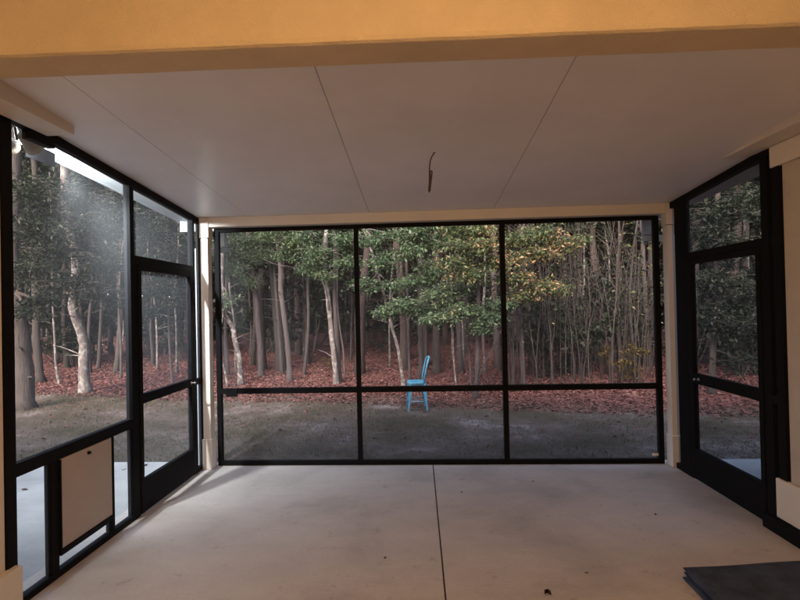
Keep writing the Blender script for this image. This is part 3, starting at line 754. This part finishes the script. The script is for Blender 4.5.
SEED = [100]
def tree_px(name, label, Y, P, r0, r1, bark, sprays=(), leaf='leaf_green', lsize=.070, limbs=(), extra=0, cat='tree', group=None, height=None):
    """a tree read off the photo: P = trunk pixels from the base up, Y = its distance; sprays = (px, py, Y, rx, ry, rz, leaves)"""
    pts = [at(x, y, Y) for x, y in P]
    g = Vector((pts[0].x, Y, gz(pts[0].x, Y)-.06)); pts[0] = g
    for i in range(1, len(pts)): pts[i].y = Y+.12*math.sin(i*1.7+P[0][0])*min(1, i*.4)
    if height:
        dv = (pts[-1]-pts[-2]); dv.z = max(dv.z, .1); dv.normalize(); dv = (dv+Vector((0, 0, 1.2))).normalized()
        while pts[-1].z < height: pts.append(pts[-1]+dv*1.1+Vector((random.uniform(-.12, .12), random.uniform(-.12, .12), 0)))
    sp_ = smooth_pts(pts, 4); n = len(sp_)
    zt = sp_[-1].z
    rad = []
    for p in sp_:
        u = max(0, (p.z-g.z)/(zt-g.z)); rad.append((r0+(r1-r0)*min(1, u*(1.0 if not height else 1.6)))*(1+.6*math.exp(-(p.z-g.z)/.12)) if not height else max(.012, r0*(1-u)+r1*.35*u)*(1+.6*math.exp(-max(0, p.z-g.z)/.12)))
    t = empty(name, g, label, cat, group)
    mb = MB(); mb.tube(sp_, [q*(1+.06*math.sin(i*1.9+q*90)+random.uniform(-.04, .04)) for i, q in enumerate([.78*q_ for q_ in rad])], 11, jit=.06)
    for _ in range(7):                               # dead twigs and stubs on the stem
        b_ = sp_[random.randrange(2, max(3, min(n-1, 22)))]; a_ = random.uniform(0, 6.28); l_ = random.uniform(.12, .75)
        if b_.z > g.z+.5: limb(b_, b_+Vector((math.cos(a_)*l_, math.sin(a_)*l_, random.uniform(.0, .5)*l_)), .12, max(.004, r0*.13), .002, mb, 4)
    for la in limbs:
        q = [at(x, y, Y+dy) for x, y, dy in la[0]]; mb.tube(smooth_pts(q, 4), list(np.linspace(la[1], la[2], (len(q)-1)*4+1)), 7)
    C = []
    for s in sprays:
        x, y, YY, rx, ry, rz, nl = s; c = at(x, y, YY); SEED[0] += 1
        tw = []; C.append(spray_pts(c, (rx, ry, rz), int(nl*3.4), SEED[0], tw))
        for a_, b_ in tw: mb.tube([a_, (a_+b_)/2+np.array([0, 0, .02]), b_], [.005, .004, .002], 3, cap=False)
        src = min(sp_, key=lambda p: abs(p.z-(c.z+.25))+.05*(p-c).length)
        limb(src, c, .10, max(.006, r0*.22), .005, mb)
        for _ in range(4): limb(c.lerp(src, random.uniform(0, .35)), c+Vector((random.uniform(-rx, rx), random.uniform(-ry, ry), random.uniform(-rz, rz)*.6)), .1, .006, .003, mb, 4)
    if extra:
        for k in range(extra):
            zc = random.uniform(.5, 1.0)*zt; base = min(sp_, key=lambda p: abs(p.z-zc)); a = random.uniform(0, 6.28); rr = random.uniform(.5, 1.7)
            c = base+Vector((math.cos(a)*rr, math.sin(a)*rr, random.uniform(-.1, .5)));
            if c.z < 4.6: c.z += 3.0
            SEED[0] += 1; C.append(spray_pts(c, (.9, .9, .5), 170, SEED[0])); limb(base, c, .1, r0*.25, .006, mb)
    mb.build('trunk', M[bark], t)
    if C:
        C = np.concatenate(C); o = link('crown', leaf_mesh('crown', C, lsize, M[leaf], .42 if leaf != 'leaf_pine' else .12, .55, .45, SEED[0]), t)
    return t

E2 = .42
tree_px('pale_tree', 'pale crooked tree bending left at the left end of the end screen', 10.9, [(241, 389), (240, 360), (236, 340), (231, 328), (226, 318), (222, 305), (221, 288), (220, 262)], .085, .04, 'bark_pale', height=6, extra=4, leaf='leaf_green')
tree_px('young_tree', 'thin pale stem beside the crooked tree, nearest the left column', 10.7, [(228, 388), (225, 370), (221, 352), (219, 330), (222, 308)], .028, .016, 'bark_pale', [(228, 300, 10.7, .3, .3, .25, 60)], height=3.2)
tree_px('pine_tree', 'straight mauve pine under soft green needles in the left bay', 12.1, [(261, 379), (261, 350), (257, 320), (255, 300), (253, 270), (250, 235)], .10, .07, 'bark_mauve',
        [(238, 242, 11.6, .6, .6, .4, 900), (262, 255, 11.8, .6, .5, .35, 900), (232, 268, 11.6, .5, .5, .3, 700), (272, 238, 12, .6, .6, .4, 900), (250, 282, 11.8, .35, .4, .25, 300), (222, 250, 11.4, .4, .4, .4, 500)], 'leaf_pine', .075, height=11, extra=5)
tree_px('slim_tree', 'straight mauve trunk right of the pine, mid left bay', 11.2, [(290, 384), (288, 350), (285, 315), (281, 290), (279, 265), (277, 235)], .085, .06, 'bark_mauve',
        [(270, 232, 10.6, .5, .4, .25, 200), (288, 228, 10.2, .5, .4, .22, 240), (296, 243, 10.4, .5, .4, .28, 300), (310, 268, 10.2, .35, .35, .25, 170), (285, 255, 10.6, .3, .3, .25, 120)], height=10, extra=5)
tree_px('forked_tree', 'pale thick trunk of the close pair by the first mullion', 10.6, [(337, 388), (335, 365), (331, 335), (328, 300), (326, 260), (326, 235)], .08, .05, 'bark_pale',
        [(318, 252, 9.9, .45, .4, .3, 280), (345, 240, 9.8, .4, .4, .3, 240), (350, 262, 9.7, .35, .35, .25, 190), (325, 275, 10, .3, .3, .2, 120), (305, 235, 10, .4, .4, .25, 200)],
        limbs=[([(329, 310, 0), (322, 280, -.2), (308, 268, -.4)], .02, .008)], height=10, extra=5)
tree_px('slim_tree', 'greyer trunk rising just right of the close pair', 10.75, [(340, 389), (338, 360), (337, 330), (335, 290), (334, 250), (333, 230)], .07, .055, 'bark_mauve', height=11, extra=3)
tree_px('young_tree', 'thin dark stem leaning beside the close pair', 12.0, [(345, 376), (343, 350), (340, 330), (338, 300), (337, 260)], .035, .02, 'bark_mauve', height=6)
tree_px('leaning_tree', 'pale slender tree leaning left just behind the blue chair', 10.3, [(404, 391), (402, 372), (398, 347), (392, 328), (388, 310), (383, 290), (376, 268), (371, 250), (364, 230)], .055, .03, 'bark_pale',
        [(372, 240, 9.6, .4, .4, .28, 230), (384, 262, 9.5, .4, .4, .28, 240), (366, 285, 9.7, .35, .3, .25, 190), (395, 285, 9.5, .35, .35, .2, 150), (405, 305, 9.3, .5, .4, .16, 300), (388, 312, 9.4, .35, .3, .14, 170), (395, 235, 9.6, .4, .4, .2, 180)],
        limbs=[([(387, 308, 0), (396, 285, -.2), (399, 262, -.3), (390, 248, -.3)], .022, .008)], height=5, extra=3)
tree_px('slim_tree', 'thin grey trunk between the chair and the leaning tree', 11.0, [(410, 385), (409, 350), (408, 320), (407, 280), (406, 235)], .045, .04, 'bark_mauve', height=10, extra=3)
tree_px('slim_tree', 'grey trunk straight above the blue chair', 11.6, [(421, 382), (421, 350), (420, 325), (420, 280), (420, 235)], .085, .07, 'bark_mauve',
        [(425, 247, 10.2, .5, .4, .3, 300), (442, 238, 10.1, .4, .4, .25, 240), (405, 252, 9.7, .45, .4, .25, 230), (412, 232, 9.9, .5, .4, .22, 260), (432, 225, 10, .4, .4, .2, 200), (422, 280, 9.9, .5, .4, .22, 300), (436, 268, 9.8, .4, .4, .25, 240), (428, 312, 9.6, .5, .4, .14, 300)], height=11, extra=5)
tree_px('dark_tree', 'dark broad trunk immediately right of the blue chair back', 12.2, [(437, 386), (436, 340), (436, 280), (436, 235)], .13, .11, 'bark_dark', height=13, extra=5, leaf='leaf_dark')
tree_px('young_tree', 'straight thin pale stem right of the chair, centre bay', 9.1, [(457, 398), (456, 385), (454, 360), (453, 335), (452, 305)], .024, .014, 'bark_pale', [(450, 305, 9.1, .35, .3, .18, 160)], height=3.4)
tree_px('forked_tree', 'grey tree with a thin diagonal fork near the second mullion', 8.95, [(475, 399), (477, 370), (478, 345), (478, 325), (478, 280), (477, 235)], .055, .04, 'bark_mauve',
        [(455, 262, 8.4, .35, .35, .18, 230), (470, 275, 8.4, .45, .4, .2, 340), (462, 246, 8.5, .35, .35, .18, 220), (478, 230, 8.6, .4, .4, .2, 240), (458, 228, 8.8, .4, .4, .2, 220), (485, 246, 8.4, .4, .4, .22, 270), (495, 262, 8.5, .35, .3, .18, 220)], 'leaf_autumn', .068,
        limbs=[([(477, 383, 0), (484, 365, -.1), (494, 346, -.2), (503, 326, -.3)], .018, .009)], height=8, extra=4)
tree_px('young_tree', 'small green leafed sapling spreading low in the centre bay', 9.6, [(471, 386), (470, 360), (467, 335), (466, 310), (465, 290)], .03, .016, 'bark_mauve',
        [(440, 318, 8.8, .5, .4, .13, 330), (465, 310, 8.8, .45, .4, .14, 320), (490, 318, 8.7, .4, .35, .15, 280), (500, 305, 8.7, .3, .3, .15, 170), (455, 290, 9, .45, .4, .18, 260), (482, 328, 8.7, .25, .25, .1, 110), (435, 295, 9, .35, .3, .2, 190)], 'leaf_green', .066, height=3.4)
tree_px('autumn_tree', 'yellowing leafy tree behind the second mullion in the right bay', 9.9, [(524, 389), (522, 350), (520, 310), (521, 270), (523, 235)], .05, .035, 'bark_mauve',
        [(517, 240, 8.8, .4, .35, .22, 260), (540, 232, 8.8, .45, .4, .22, 280), (535, 255, 8.8, .45, .35, .2, 280), (560, 245, 9, .4, .35, .2, 220), (518, 278, 8.7, .35, .35, .2, 250), (542, 285, 8.8, .45, .35, .2, 300), (562, 288, 9, .25, .25, .18, 110), (525, 296, 8.8, .4, .3, .12, 200), (512, 262, 8.7, .3, .3, .18, 150), (578, 240, 9.2, .3, .3, .2, 80)], 'leaf_autumn', .068, height=8, extra=4)
tree_px('slim_tree', 'pale bottomed thin trunk near the right end of the end screen', 10.6, [(637, 383), (635, 370), (632, 345), (632, 300), (633, 260), (633, 235)], .036, .03, 'bark_mauve', [(645, 235, 10.4, .35, .35, .25, 90)], 'leaf_dark', height=9, extra=4)
tree_px('slim_tree', 'pinkish trunk just left of the pale one at right', 11.0, [(620, 383), (619, 350), (618, 310), (618, 260), (617, 235)], .042, .035, 'bark_pine', height=10, extra=4, leaf='leaf_dark')
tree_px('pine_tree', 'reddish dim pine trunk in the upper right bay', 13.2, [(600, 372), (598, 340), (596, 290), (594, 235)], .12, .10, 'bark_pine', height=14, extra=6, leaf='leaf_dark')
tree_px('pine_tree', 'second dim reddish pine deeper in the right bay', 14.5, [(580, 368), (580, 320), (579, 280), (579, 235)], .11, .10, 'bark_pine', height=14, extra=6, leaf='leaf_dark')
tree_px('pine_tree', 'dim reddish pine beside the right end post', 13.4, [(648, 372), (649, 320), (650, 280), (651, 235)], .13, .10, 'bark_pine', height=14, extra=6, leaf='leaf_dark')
# left side
tree_px('speckled_tree', 'thick pale speckled tree in the middle of the left screen', 10.2, [(86, 394), (84, 370), (81, 345), (79, 325), (77, 308), (74, 285), (72, 255), (68, 215)], .14, .10, 'bark_pale',
        [(70, 285, 9.5, .8, .7, .35, 420), (100, 292, 9.5, .6, .6, .3, 300), (108, 262, 9.4, .7, .6, .4, 380), (60, 250, 9.4, .9, .7, .45, 450), (95, 225, 9.4, .9, .7, .45, 420), (50, 215, 9.2, .8, .7, .45, 400), (115, 305, 9.8, .35, .3, .2, 90), (80, 195, 9.3, .9, .7, .4, 360), (118, 215, 9.4, .6, .5, .4, 260)], 'leaf_dark', .074, height=11, extra=6)
tree_px('broad_tree', 'broad dark trunk nearest the left edge of the left screen', 8.5, [(25, 411), (22, 370), (20, 330), (16, 250), (12, 185)], .20, .15, 'bark_dark',
        [(30, 270, 7.8, .7, .6, .4, 320), (35, 230, 7.8, .8, .7, .4, 350), (28, 190, 7.7, .8, .7, .4, 330), (25, 310, 8, .4, .4, .25, 150), (45, 300, 8.2, .3, .3, .2, 90)], 'leaf_dark', .074, height=11, extra=6)
tree_px('young_tree', 'thin grey stem between the broad and speckled trees', 11.1, [(60, 388), (57, 362), (53, 338), (50, 308)], .04, .02, 'bark_pale', height=5)
tree_px('dark_tree', 'dark trunk hidden behind the broad left tree', 11.6, [(41, 383), (38, 340), (34, 280), (30, 220)], .12, .09, 'bark_dark', height=12, extra=5, leaf='leaf_dark')
tree_px('young_tree', 'thin stem just left of the left mullion', 12.0, [(121, 376), (121, 340), (121, 300), (120, 260)], .04, .03, 'bark_mauve', height=8, leaf='leaf_green', extra=2)
tree_px('leafy_tree', 'leafy dark tree seen through the left screen door', 10.8, [(173, 381), (171, 352), (168, 325), (166, 290), (168, 240)], .04, .03, 'bark_mauve',
        [(150, 232, 9.8, .6, .6, .4, 300), (175, 252, 10, .6, .5, .4, 300), (158, 290, 10, .6, .5, .35, 320), (180, 300, 10.1, .5, .5, .3, 240), (150, 265, 10, .5, .5, .35, 240), (148, 312, 10.2, .4, .4, .25, 160), (170, 215, 9.8, .5, .5, .3, 200)], 'leaf_dark', .072,
        limbs=[([(167, 290, 0), (190, 252, -.3), (176, 222, -.6)], .03, .015)], height=9, extra=4)
# right side
tree_px('leafy_tree', 'dark leafy tree filling the right screen door', 9.0, [(712, 392), (712, 350), (716, 300), (718, 250), (720, 200)], .07, .05, 'bark_dark',
        [(722, 215, 8.3, .5, .5, .3, 280), (742, 200, 8.2, .5, .5, .3, 280), (702, 232, 8.4, .5, .5, .3, 280), (735, 245, 8.3, .5, .5, .3, 280), (715, 282, 8.4, .5, .5, .3, 280), (745, 290, 8.3, .5, .5, .3, 260), (700, 308, 8.6, .4, .4, .25, 200), (730, 325, 8.5, .5, .4, .25, 220), (752, 330, 8.3, .4, .4, .25, 180), (745, 362, 8.6, .4, .4, .2, 120)], 'leaf_dark', .068, height=9, extra=6)
tree_px('dark_tree', 'dark trunk behind the leafy tree in the right door', 11.0, [(740, 384), (739, 340), (737, 280), (736, 220)], .12, .1, 'bark_pine', height=12, extra=6, leaf='leaf_dark')

# ---- the wood behind: prototypes and copies
def proto_tree(name, h_, r0, bark, leaf, seed, crown_from=.35, nspray=16, nleaf=130, ls=.17):
    random.seed(seed)
    t = empty(name, (0, 0, 0), None, None)
    pts = [Vector((0, 0, -.15))]; a = random.uniform(0, 6.28); lean = random.uniform(0, .06)
    for k in range(1, 9): pts.append(Vector((math.cos(a)*lean*h_*k/8+random.uniform(-.07, .07), math.sin(a)*lean*h_*k/8+random.uniform(-.07, .07), h_*k/8)))
    S = smooth_pts(pts, 3); n = len(S)
    mb = MB(); mb.tube(S, [max(.015, r0*(1-.85*i/n))*(1+.5*math.exp(-max(0, S[i].z)/.15)) for i in range(n)], 8, jit=.06)
    C = []
    for k in range(nspray):
        z = h_*random.uniform(crown_from, 1.02); b = min(S, key=lambda p: abs(p.z-z)); a = random.uniform(0, 6.28); rr = random.uniform(.4, 1.9)*(1.1-.5*(z/h_))
        c = b+Vector((math.cos(a)*rr, math.sin(a)*rr, random.uniform(0, .6))); limb(b, c, .1, r0*.22, .008, mb, 4); SEED[0] += 1
        C.append(spray_pts(c, (.9, .9, .5), nleaf, SEED[0]))
    for k in range(5):                              # dead stubs low on the stem
        z = h_*random.uniform(.12, .4); b = min(S, key=lambda p: abs(p.z-z)); a = random.uniform(0, 6.28); limb(b, b+Vector((math.cos(a), math.sin(a), .25))*random.uniform(.3, .9), .1, .012, .004, mb, 4)
    mb.build('trunk', M[bark], t)
    link('crown', leaf_mesh('crown', np.concatenate(C), ls, M[leaf], .5, .6, .4, seed), t)
    return t

def copy_tree(o):
    c = o.copy(); COL.objects.link(c)
    for ch in o.children:
        d = ch.copy(); COL.objects.link(d); d.parent = c
    return c

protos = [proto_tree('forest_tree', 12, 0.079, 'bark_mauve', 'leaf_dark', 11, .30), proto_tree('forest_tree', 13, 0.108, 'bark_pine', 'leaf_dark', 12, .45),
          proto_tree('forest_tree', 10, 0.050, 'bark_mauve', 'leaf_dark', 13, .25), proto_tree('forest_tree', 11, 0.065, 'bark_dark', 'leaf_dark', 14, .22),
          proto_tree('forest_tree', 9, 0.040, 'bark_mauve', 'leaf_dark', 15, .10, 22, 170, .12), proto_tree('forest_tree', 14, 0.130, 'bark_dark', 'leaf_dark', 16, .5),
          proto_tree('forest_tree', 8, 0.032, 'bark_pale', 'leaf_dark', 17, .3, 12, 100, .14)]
used = set()
taken = []
random.seed(21)
def place(k, x, y, sc_, lab, grp):
    o = protos[k] if k not in used else copy_tree(protos[k]); used.add(k)
    o.location = (x, y, gz(x, y)); o.rotation_euler = (random.uniform(-.04, .04), random.uniform(-.04, .04), random.uniform(0, 6.28)); o.scale = (sc_, sc_, sc_*random.uniform(.9, 1.15))
    tag(o, lab, 'tree', grp)
LABS = {0: 'slender grey brown forest trunk deep in the dim woods', 1: 'tall reddish pine trunk deep in the dim woods', 2: 'thin grey forest stem deep in the dim woods',
        3: 'dark narrow forest trunk deep in the dim woods', 4: 'thin bushy leafed forest tree in the dim woods', 5: 'stout dark forest trunk deep in the dim woods', 6: 'pale thin forest stem deep in the dim woods'}
cnt = 0; tries = 0
while cnt < 262 and tries < 9000:
    tries += 1
    y = 12.0+20*random.random()**1.25; x = random.uniform(-1.0*y-1, .98*y+1)
    if any((x-a)**2+(y-b)**2 < (.34+.016*y)**2 for a, b in taken): continue
    if y+.2*x < 11.2: continue
    taken.append((x, y)); k = random.choices(range(7), (4, 3, 9, 5, 1, 1, 8))[0]
    place(k, x, y, random.uniform(.85, 1.15), LABS[k], 'trees standing deep in the woods, '+protos[k].children[0].data.materials[0].name.replace('_', ' ')); cnt += 1

random.seed(8)
for k, (x, y) in enumerate([(6.6, 7.9), (8.2, 8.9), (9.6, 9.6), (7.4, 10.2), (11.2, 11.2), (12.6, 12.6), (10.2, 12.4), (13.8, 14.0), (8.8, 13.4), (-10.5, 11.2), (-11.5, 12.6), (-12.8, 13.0)]):
    place(4 if k % 3 else 3, x, y, random.uniform(.75, .95), 'bushy dark tree crowding the yard edge seen through the right screen wall' if x > 0 else 'bushy dark tree at the yard edge beyond the left screen', 'trees at the right yard edge' if x > 0 else 'trees at the left yard edge')

# thicket of bare saplings at the right edge of the wood
sap = []
for k in range(7):
    random.seed(50+k); mb = MB(); hh = random.uniform(2.2, 3.6); ln = random.uniform(-.16, .16)
    P = [Vector((0, 0, -.05))]+[Vector((ln*hh*u*u+random.uniform(-.03, .03), random.uniform(-.05, .05), hh*u)) for u in (.2, .4, .6, .8, 1)]
    S = smooth_pts(P, 3); mb.tube(S, list(np.linspace(.012, .004, len(S))), 6)
    for q in range(6):
        b = S[random.randrange(5, len(S))]; limb(b, b+Vector((random.uniform(-.35, .35), random.uniform(-.3, .3), random.uniform(.1, .5))), .1, .005, .002, mb, 4)
    me_s = mb.mesh('stem', M['bark_dark' if k % 3 else 'bark_pine'])
    C = np.array([list(S[random.randrange(6, len(S))]+Vector((random.gauss(0, .16), random.gauss(0, .16), random.gauss(0, .12)))) for _ in range(22)])
    sap.append((me_s, leaf_mesh('leaves', C, .085, M['leaf_dark' if k else 'leaf_autumn'], .5, .5, .4, k)))
random.seed(77)
for k in range(130):
    i = k % 7; px = random.uniform(512, 658) if k < 115 else random.uniform(505, 520); Y = random.uniform(9.6, 12.5)
    b = at(px, 390, Y)
    t = empty('sapling', (b.x, Y, gz(b.x, Y)), 'bare leaning sapling stem in the thicket low in the right bay', 'sapling', 'saplings in the right bay thicket', random.uniform(-.5, .5)+(math.pi if random.random() < .5 else 0))
    for nm, me_ in (('stem', sap[i][0]), ('leaves', sap[i][1])):
        o = bpy.data.objects.new(nm, me_); COL.objects.link(o); o.parent = t
    s_ = random.uniform(.7, 1.2); t.scale = (s_, s_, s_)

# undergrowth shrubs
shr = []
for k in range(5):
    random.seed(90+k); mb = MB(); C = []
    for q in range(7):
        a = random.uniform(0, 6.28); rr = random.uniform(.1, .7); c = Vector((math.cos(a)*rr, math.sin(a)*rr, random.uniform(.4, 1.7))); limb((0, 0, -.05), c, .12, .016, .005, mb); SEED[0] += 1
        C.append(spray_pts(c, (.5, .5, .35), 120, SEED[0]))
    shr.append((mb.mesh('stem', M['bark_dark']), leaf_mesh('foliage', np.concatenate(C), .11, M['leaf_yellow' if k == 4 else 'leaf_dark'], .5, .5, .4, k)))
def shrub(i, x, y, s_, lab, grp, nm='shrub'):
    t = empty(nm, (x, y, gz(x, y)), lab, 'shrub', grp, random.uniform(0, 6.28))
    for n_, me_ in (('stem', shr[i][0]), ('foliage', shr[i][1])):
        o = bpy.data.objects.new(n_, me_); COL.objects.link(o); o.parent = t
    t.scale = (s_, s_, s_*random.uniform(.8, 1.3))
b = at(622, 383, 10.3); shrub(4, b.x, 10.3, .55, 'low yellow leafed shrub at the foot of the thin trunks at right', None)
b = at(330, 372, 13.0); shrub(4, b.x, 13, .3, 'small yellowish bush low between the trunks of the left bay', None)
random.seed(31)
for k in range(70):
    y = random.uniform(14.5, 28); x = random.uniform(-.95*y, .95*y)
    shrub(k % 4, x, y, random.uniform(.7, 1.7), 'dark green undergrowth shrub in the dim woods', 'undergrowth shrubs among the trees')
for k in range(10):
    px = random.uniform(520, 655); Y = random.uniform(11, 14); b = at(px, 390, Y)
    shrub(k % 4, b.x, Y, random.uniform(.8, 1.3), 'dark leafy shrub among the bare saplings of the right bay', 'shrubs in the right bay thicket')
for k in range(10):
    px = random.uniform(690, 800); Y = random.uniform(10.5, 14); b = at(px, 390, Y)
    shrub(k % 4, b.x, Y, random.uniform(.8, 1.4), 'dark leafy shrub behind the right screen door', 'shrubs beyond the right door')

# far wood: one mass of trunks and leaves
random.seed(5); mb = MB(); C = []
for k in range(260):
    y = random.uniform(29, 44); x = random.uniform(-1.05*y, 1.05*y); z0 = gz(x, y); hh = random.uniform(10, 16); dx = random.uniform(-.5, .5)
    mb.tube([(x, y, z0-.2), (x+dx*.4, y, z0+hh*.5), (x+dx, y, z0+hh)], [.16, .11, .03], 6)
mb.build('far_trunks', M['bark_dark']); o = bpy.data.objects['far_trunks']; tag(o, 'far dim mass of trunks at the back of the woods', 'woods', kind='stuff')
r_ = np.random.default_rng(9); n = 120000
y = r_.uniform(29, 46, n); x = r_.uniform(-1.05, 1.05, n)*y; z = np.where(r_.uniform(0, 1, n) < .4, r_.uniform(-.1, 6.5, n), r_.uniform(0, 19, n))
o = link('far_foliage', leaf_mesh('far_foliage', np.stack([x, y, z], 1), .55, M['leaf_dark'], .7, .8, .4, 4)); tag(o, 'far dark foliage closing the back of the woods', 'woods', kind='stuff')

# ------------------------------------------------------------------ dusk light
w = bpy.data.worlds.new('World'); sc.world = w; w.use_nodes = True
nt = w.node_tree; bg = nt.nodes['Background']
sky = nt.nodes.new('ShaderNodeTexSky'); sky.sky_type = 'NISHITA'; sky.sun_disc = False
EL, AZ = 30.0, 196.0
sky.sun_elevation = R(EL); sky.sun_rotation = R(AZ)
nt.links.new(sky.outputs[0], bg.inputs[0]); bg.inputs[1].default_value = .185; sky.ozone_density = 1.0; sky.dust_density = 5.0; sky.air_density = .8
S = bpy.data.lights.new('sun', 'SUN'); S.energy = .17; S.angle = R(24); S.color = (1, .80, .74)
so = bpy.data.objects.new('sun', S); COL.objects.link(so)
a = R(AZ); dirv = Vector((math.sin(a)*math.cos(R(EL)), math.cos(a)*math.cos(R(EL)), math.sin(R(EL))))
so.rotation_euler = (-dirv).to_track_quat('-Z', 'Y').to_euler()

# ------------------------------------------------------------------ render settings
sc.view_settings.view_transform = 'Standard'; sc.view_settings.look = 'None'; sc.view_settings.gamma = 1; sc.view_settings.use_curve_mapping = False
sc.view_settings.exposure = 2.72
sc.render.engine = 'CYCLES'
cyc = sc.cycles
cyc.use_denoising = True
cyc.max_bounces = 8; cyc.diffuse_bounces = 4; cyc.glossy_bounces = 3; cyc.transmission_bounces = 4; cyc.transparent_max_bounces = 16
cyc.sample_clamp_indirect = 6; cyc.caustics_reflective = False; cyc.caustics_refractive = False
